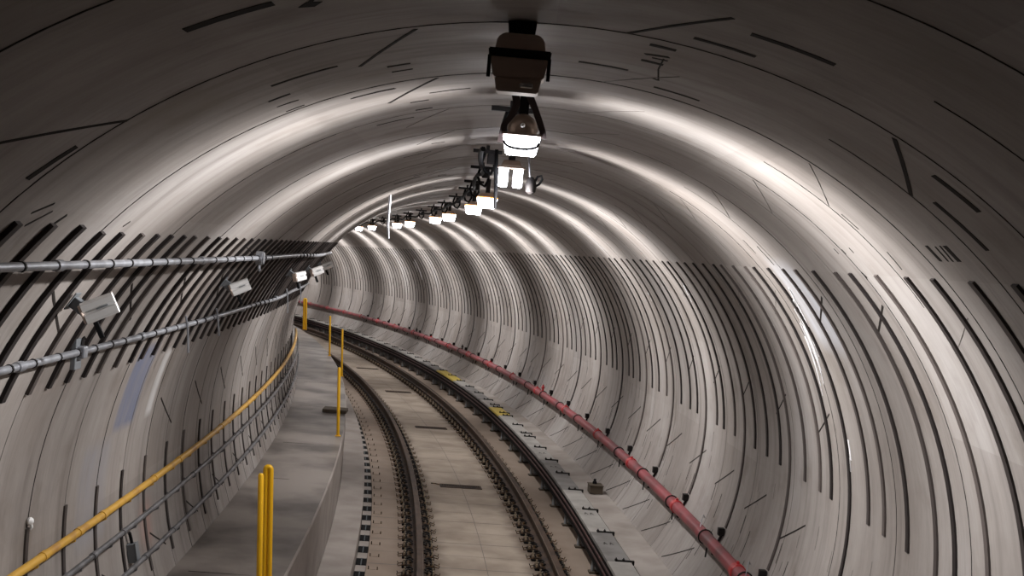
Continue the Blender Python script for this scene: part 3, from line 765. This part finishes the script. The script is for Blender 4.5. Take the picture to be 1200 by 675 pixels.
# ------------------------------------------------------------------ yellow guard posts on the walkway edge
LEAN = Vector((-math.sin(math.radians(3.6)), 0, math.cos(math.radians(3.6))))
def post(q, u, lab, twin=False, h=.87, w=.05, along=0., rad=.0195):
    t = empty('guard_post', P(q, u, .705), heading(q), lab, 'post')
    r = rad
    if not twin:
        bm = bmesh.new(); tube(bm, [LEAN * 0.002, LEAN * (h - .012), LEAN * h], [r, r, r * .6], 12); finish('upright', bm, M['yellowpost'], t)
    else:
        bm = bmesh.new(); pts = [Vector((-w / 2, -along / 2, .002))]
        for k in range(9):
            an = math.pi - math.pi * k / 8; pts.append(LEAN * (h - w / 2) + Vector((math.cos(an) * w / 2, -math.cos(an) * -along / 2 * 1., math.sin(an) * w / 2)))
        pts.append(Vector((w / 2, along / 2, .002)))
        tube(bm, pts, r, 12); finish('upright', bm, M['yellowpost'], t)
    bm = bmesh.new(); box(bm, -.035 - (w / 2 if twin else 0), .035 + (w / 2 if twin else 0), -.035, .035, 0, .008, .002); finish('foot_plate', bm, M['yellowpost'], t, smooth=False)
post(8.27, -1.775, 'single yellow post, nearest one on the walkway edge, left of the looped one')
post(8.52, -1.765, 'narrow looped yellow post beside the nearest single post', True, w=.034)
post(15.68, -1.763, 'thin yellow post on the walkway edge in the middle distance, in front of another')
post(22.94, -1.70, 'thin yellow post behind the middle one, beside the left rail')
post(27.17, -1.73, 'yellow post with an orange foot, second farthest on the walkway')
post(35.7, -1.60, 'wide double yellow post, farthest at the bend', True, w=.06, rad=.029)
# dark plank across the walkway edge
bm = bmesh.new(); box(bm, -.17, .17, -.16, .16, 0, .045, .004)
o = finish('dark_step_block', bm, M['darkbox'], smooth=False); o.location = P(17.95, -1.855, .709); o.rotation_euler = (0, 0, heading(18) - .1)
tag(o, 'dark flat block lying at the walkway edge beside the middle yellow post', 'block')

# ------------------------------------------------------------------ lamps
def lamp_light(q, u, v, power, tangent, name='lamp_glow'):
    ld = bpy.data.lights.new(name, 'POINT'); ld.energy = power; ld.shadow_soft_size = .035; ld.use_nodes = True
    nt = ld.node_tree; N, L = nt.nodes, nt.links; em = N.get('Emission') or N.new('ShaderNodeEmission')
    geo = N.new('ShaderNodeNewGeometry'); dot = N.new('ShaderNodeVectorMath'); dot.operation = 'DOT_PRODUCT'
    L.new(geo.outputs['Incoming'], dot.inputs[0]); dot.inputs[1].default_value = tangent
    def mth(op, a, b_=None):
        x = N.new('ShaderNodeMath'); x.operation = op
        for i_, val in enumerate((a, b_)):
            if val is None: continue
            if isinstance(val, (int, float)): x.inputs[i_].default_value = val
            else: L.new(val, x.inputs[i_])
        return x.outputs[0]
    a2 = mth('MULTIPLY', dot.outputs['Value'], dot.outputs['Value'])
    prof = mth('POWER', mth('SUBTRACT', 1.0, a2), PROFILE_P)
    sep = N.new('ShaderNodeSeparateXYZ'); L.new(geo.outputs['Incoming'], sep.inputs[0])
    fc = N.new('ShaderNodeFloatCurve'); cv = fc.mapping.curves[0]     # photometric curve against elevation
    L.new(mth('ADD', mth('MULTIPLY', sep.outputs[2], ZSIGN * .5), .5), fc.inputs['Value'])
    pts = [(0, .42), (.08, .58), (.2, .88), (.38, 1.), (.5, .85), (.62, .30), (.72, .13), (.85, .06), (1, .03)]
    cv.points[0].location = pts[0]; cv.points[1].location = pts[-1]
    for q_ in pts[1:-1]: cv.points.new(*q_)
    fc.mapping.update()
    # the reflector throws a little more light to the outer (right) side of the bend
    dr = N.new('ShaderNodeVectorMath'); dr.operation = 'DOT_PRODUCT'; L.new(geo.outputs['Incoming'], dr.inputs[0]); dr.inputs[1].default_value = (tangent.y, -tangent.x, 0)
    side = mth('ADD', mth('MULTIPLY', dr.outputs['Value'], XSIGN * .26), .80)
    L.new(mth('MULTIPLY', side, mth('MULTIPLY', fc.outputs['Value'], mth('ADD', prof, PROFILE_BASE))), em.inputs['Strength'])
    em.inputs['Color'].default_value = (1., .972, .952, 1)
    o = bpy.data.objects.new(name, ld); C.objects.link(o); o.location = P(q, u, v); return o
PROFILE_P, PROFILE_BASE, POWER = 5.6, .028, 520.
ZSIGN = 1.; XSIGN = 1.
LU, LV = -.342, 3.70
lamps = [5.65, 8.1, 12.65, 15.1, 19.4, 21.8, 26.25, 28.5, 33., 35.4, 39.8, 42.1, 46.5, 48.8, 53.2, 55.5, 60.]
def make_lamp(q, i, lab):
    base = P(q, LU, LV); t = empty('hanging_lamp', base, heading(q), lab, 'lamp', None)
    dbl = (i == 1)
    w = .104 if i > 1 else .088 if i else .086
    lo, hi = (-.062, .022) if i < 2 else (-.080, .022)
    if i == 1: lo, hi = -.085, .035
    bm = bmesh.new()
    if dbl:
        for x in (-.048, .048): box(bm, x - .030, x + .030, -.05, .05, lo, hi, .008)
        # wider at the top
    else:
        # tray lens: wide at the top, narrower below
        b0 = [(-w * .80, -.045), (w * .80, -.045), (w * .80, .045), (-w * .80, .045)]; b1 = [(-w, -.06), (w, -.06), (w, .06), (-w, .06)]
        v0 = [bm.verts.new((x, y, lo)) for x, y in b0]; v1 = [bm.verts.new((x, y, hi)) for x, y in b1]
        bm.faces.new(v0[::-1]); bm.faces.new(v1)
        for k in range(4): bm.faces.new((v0[k], v0[(k + 1) % 4], v1[(k + 1) % 4], v1[k]))
        bmesh.ops.bevel(bm, geom=bm.edges[:], offset=.006, segments=2, affect='EDGES')
    finish('lens', bm, M['lens'], t)
    bm = bmesh.new(); box(bm, -w - .003, w + .003, -.063, .063, hi + .001, hi + .012, .003); finish('rim', bm, M['amber'] if i > 1 else M['brownglass'], t, smooth=False)
    if i == 0:
        bm = bmesh.new(); lathe(bm, [(.066, hi + .012), (.070, hi + .035), (.066, hi + .06), (.052, hi + .085), (.030, hi + .10), (.012, hi + .105)], 24); finish('dome', bm, M['brownglass'], t)
        bm = bmesh.new(); lathe(bm, [(.002, 0), (.010, .003), (.011, .009), (.006, .015)], 12, Matrix.Translation((0, -.070, hi + .045)) @ Matrix.Rotation(math.radians(90), 4, 'X')); finish('stud', bm, M['white'], t)
        bm = bmesh.new(); pts = [(-w + .006, -.066, lo + .055)]
        for k in range(9): an = math.pi + math.pi * k / 8; pts.append((math.cos(an) * .075, -.068, lo + .045 + math.sin(an) * .022))
        pts.append((w - .006, -.066, lo + .055)); tube(bm, pts, .006, 6); finish('guard_wire', bm, M['black'], t)
    else:
        bm = bmesh.new(); box(bm, -w * .82, w * .82, -.055, .055, hi + .012, hi + .055, .008, taper=.7); finish('housing', bm, M['brownglass'], t, smooth=False)
    # hanger
    z0 = hi + (.10 if i == 0 else .055); top = 3.925 - LV
    bm = bmesh.new(); box(bm, -.022, .022, -.02, .02, z0 - .008, top - .008, .003); finish('hanger', bm, M['blackm'], t, smooth=False)
    hd = heading(q) + (math.radians(9) if i < 2 else 0.)      # the first two fixtures hang slightly askew
    lamp_light(q - (.0 if i < 2 else .04), LU, LV + lo - .065, POWER, Vector((-math.sin(hd), math.cos(hd), 0)))
    return t
names = ['nearest hanging lamp, domed with two dark straps crossing over it', 'second hanging lamp, with twin bright panels and a cable loop beside it']
order = ['third', 'fourth', 'fifth', 'sixth', 'seventh', 'eighth', 'ninth', 'tenth', 'eleventh', 'twelfth', 'thirteenth', 'fourteenth', 'fifteenth', 'sixteenth', 'seventeenth']
for i, q in enumerate(lamps):
    lab = names[i] if i < 2 else f'small glowing tray lamp under the tunnel crown, {order[i - 2]} along the row from the camera'
    make_lamp(q, i, lab)
# straps over the nearest lamp
th0 = heading(5.7)
for pts, lab in (([(5.60, -.345, 3.925), (5.60, -.385, 3.90), (5.60, -.378, 3.86), (5.60, -.395, 3.81), (5.62, -.425, 3.77), (5.64, -.435, 3.715), (5.66, -.437, 3.69)], 'dark webbing strap left of the nearest lamp'),
                 ([(5.60, -.335, 3.925), (5.60, -.320, 3.90), (5.60, -.300, 3.86), (5.60, -.272, 3.80), (5.62, -.250, 3.75), (5.64, -.243, 3.72)], 'dark webbing strap right of the nearest lamp')):
    bm = bmesh.new(); rows = []
    for k, (q, u, v) in enumerate(pts):
        c = P(q, u, v); r_ = Vector((math.cos(th0), math.sin(th0), 0)); f_ = Vector((-math.sin(th0), math.cos(th0), 0)); hw = .019 - .001 * k
        rows.append([bm.verts.new(c + r_ * hw + f_ * .004), bm.verts.new(c + r_ * hw - f_ * .004), bm.verts.new(c - r_ * hw - f_ * .004), bm.verts.new(c - r_ * hw + f_ * .004)])
    for A, B in zip(rows, rows[1:]):
        for k in range(4): bm.faces.new((A[k], A[(k + 1) % 4], B[(k + 1) % 4], B[k]))
    bm.faces.new(rows[0]); bm.faces.new(rows[-1][::-1])
    tag(finish('strap', bm, M['strap']), lab, 'strap')
# cable gear beside the lamps
gear = None
labs = ['near', 'second', 'third', 'fourth', 'fifth', 'sixth', 'seventh', 'eighth', 'ninth', 'tenth', 'eleventh', 'twelfth']
for i, q in enumerate([5.95, 8.5, 10.2, 12.4, 13.9, 16.2, 18.6, 20.6, 22.9, 25.3, 27.4, 30., 32., 34.2, 37.]):
    if gear is None:
        gear = empty('cable_bracket', (0, 0, 0)); tag(gear, 'black strut bracket with looping cable fixed to the crown left of the lamps', 'bracket', 'black cable brackets along the tunnel crown')
        bm = bmesh.new(); box(bm, -.10, .10, -.014, .014, -.012, .012, .002); box(bm, -.012, .012, -.012, .012, .012, .042, .002); finish('strut', bm, M['blackm'], gear, smooth=False)
        bm = bmesh.new(); tube(bm, [(-.02, 0, -.012), (-.035, .02, -.07), (-.01, .05, -.13), (.03, .06, -.15), (.055, .03, -.10), (.05, 0, -.04), (.045, 0, -.012)], .012, 8); finish('cable_loop', bm, M['black'], gear)
        bm = bmesh.new(); box(bm, .0, .055, -.03, .03, -.085, -.014, .006); finish('connector', bm, M['blackm'], gear, smooth=False)
        o = gear
    else: o = copy_tree(gear)
    if i == 0: o.location = P(q, -.395, 3.875)
    else: o.location = P(q, -.50, 3.865)
    o.rotation_euler = (0, 0, heading(q))
bm = bmesh.new(); pts = []
for q in frange(7.2, 44, .25): pts.append(P(q, -.53 + .02 * math.sin(q * 2.2), 3.80 - .035 * abs(math.sin(q * 1.25)) + .01 * math.sin(q * 5)))
tube(bm, pts, .016, 6); tag(finish('power_cable', bm, M['black']), 'black power cable sagging along the crown to the left of the lamps', 'cable')
# cable tail and drop by the second lamp
o_ = P(8.15, LU, LV)
bm = bmesh.new(); tube(bm, [P(8.2, -.445, 3.86), P(8.2, -.44, 3.72), P(8.2, -.43, 3.62), P(8.2, -.425, 3.47)], [.012, .014, .013, .011], 8); tag(finish('hanging_cable', bm, M['black']), 'straight black cable end hanging down left of the second lamp', 'cable')
t = empty('cable_coil', P(8.2, -.20, 3.66), heading(8.2), 'dark coiled cable and plug hanging at the right side of the second lamp', 'cable')
bm = bmesh.new(); lathe(bm, [(.010, .04), (.03, .02), (.038, -.02), (.034, -.06), (.012, -.075)], 12); finish('plug', bm, M['blackm'], t)
bm = bmesh.new(); tube(bm, [(.02, 0, .0), (.04, 0, .045), (.065, 0, .052), (.072, 0, .03), (.055, 0, -.005), (.03, 0, -.02)], .008, 8); finish('cable_loop', bm, M['black'], t)
bm = bmesh.new(); tube(bm, [(-.01, 0, .04), (-.03, -.05, .16), (-.05, -.1, .26)], .007, 6); finish('lead', bm, M['galvd'], t)
# unlit fixture close to the camera
q = 3.95; t = empty('unlit_lamp', P(q, -.372, 3.81), heading(q), 'brown unlit lamp housing hanging from the crown, closest to the camera', 'lamp')
def quadbox(sections, name, m_, par):
    bm = bmesh.new(); rows = []
    for z, hw, hd in sections: rows.append([bm.verts.new((x, y, z)) for x, y in ((-hw, -hd), (hw, -hd), (hw, hd), (-hw, hd))])
    for A, B in zip(rows, rows[1:]):
        for k in range(4): bm.faces.new((A[k], A[(k + 1) % 4], B[(k + 1) % 4], B[k]))
    bm.faces.new(rows[0][::-1]); bm.faces.new(rows[-1])
    bmesh.ops.bevel(bm, geom=bm.edges[:], offset=.004, segments=2, affect='EDGES'); return finish(name, bm, m_, par, smooth=False)
quadbox([(.062, .040, .03), (.118, .046, .03)], 'mounting_block', M['black'], t)
quadbox([(.020, .080, .05), (.058, .074, .045), (.076, .055, .035)], 'shoulder', M['dimhouse'], t)
quadbox([(-.004, .096, .065), (.022, .100, .068)], 'rim', M['blackm'], t)
quadbox([(-.066, .080, .055), (-.004, .092, .062)], 'reflector_body', M['dimhouse'], t)
quadbox([(-.110, .066, .045), (-.066, .074, .05)], 'lower_tray', M['dimhouse'], t)
for x in (-.094, .094):
    bm = bmesh.new(); box(bm, x - .006, x + .006, -.058, -.044, -.07, .0, .002); finish('side_latch', bm, M['blackm'], t, smooth=False)
bm = bmesh.new(); lathe(bm, [(.002, -.022), (.008, -.018), (.009, .018), (.002, .022)], 10, Matrix.Translation((.028, -.052, -.088)) @ Matrix.Rotation(math.radians(90), 4, 'Y')); finish('glass_glint', bm, M['glint'], t)  # small pale tube added to imitate a reflection on the lamp glass
# pale vertical pole hanging from the crown
a = W(12.6, 116.8, .01)
bm = bmesh.new(); tube(bm, [a, a + Vector((0, 0, -.30)), a + Vector((.02, 0, -.44))], [.014, .013, .009], 10)
tag(finish('drip_pole', bm, M['galv']), 'pale vertical rod hanging from the crown left of the lamp row', 'rod')

# ------------------------------------------------------------------ world, camera, colour
w = bpy.data.worlds.new('World'); SC.world = w; w.use_nodes = True
w.node_tree.nodes['Background'].inputs[0].default_value = (0, 0, 0, 1); w.node_tree.nodes['Background'].inputs[1].default_value = 0
f, h, cu, yaw, pitch, roll = 1443.27, 3.20664, -.24817, .039333, -.032015, .086619
cam = bpy.data.cameras.new('camera'); co = bpy.data.objects.new('camera', cam); C.objects.link(co)
cam.sensor_width = 36; cam.lens = f * 36 / 1200; cam.clip_start = .05
fwd = Vector((-math.sin(yaw) * math.cos(pitch), math.cos(yaw) * math.cos(pitch), math.sin(pitch)))
rt = Vector((math.cos(yaw), math.sin(yaw), 0)); up = rt.cross(fwd)
r2 = rt * math.cos(roll) + up * math.sin(roll); u2 = -rt * math.sin(roll) + up * math.cos(roll)
mt = Matrix((r2, u2, -fwd)).transposed().to_4x4(); mt.translation = Vector((cu, 0, h)); co.matrix_world = mt
SC.camera = co
SC.view_settings.view_transform = 'Standard'; SC.view_settings.look = 'None'; SC.view_settings.exposure = 0.; SC.view_settings.gamma = 1.; SC.view_settings.use_curve_mapping = False
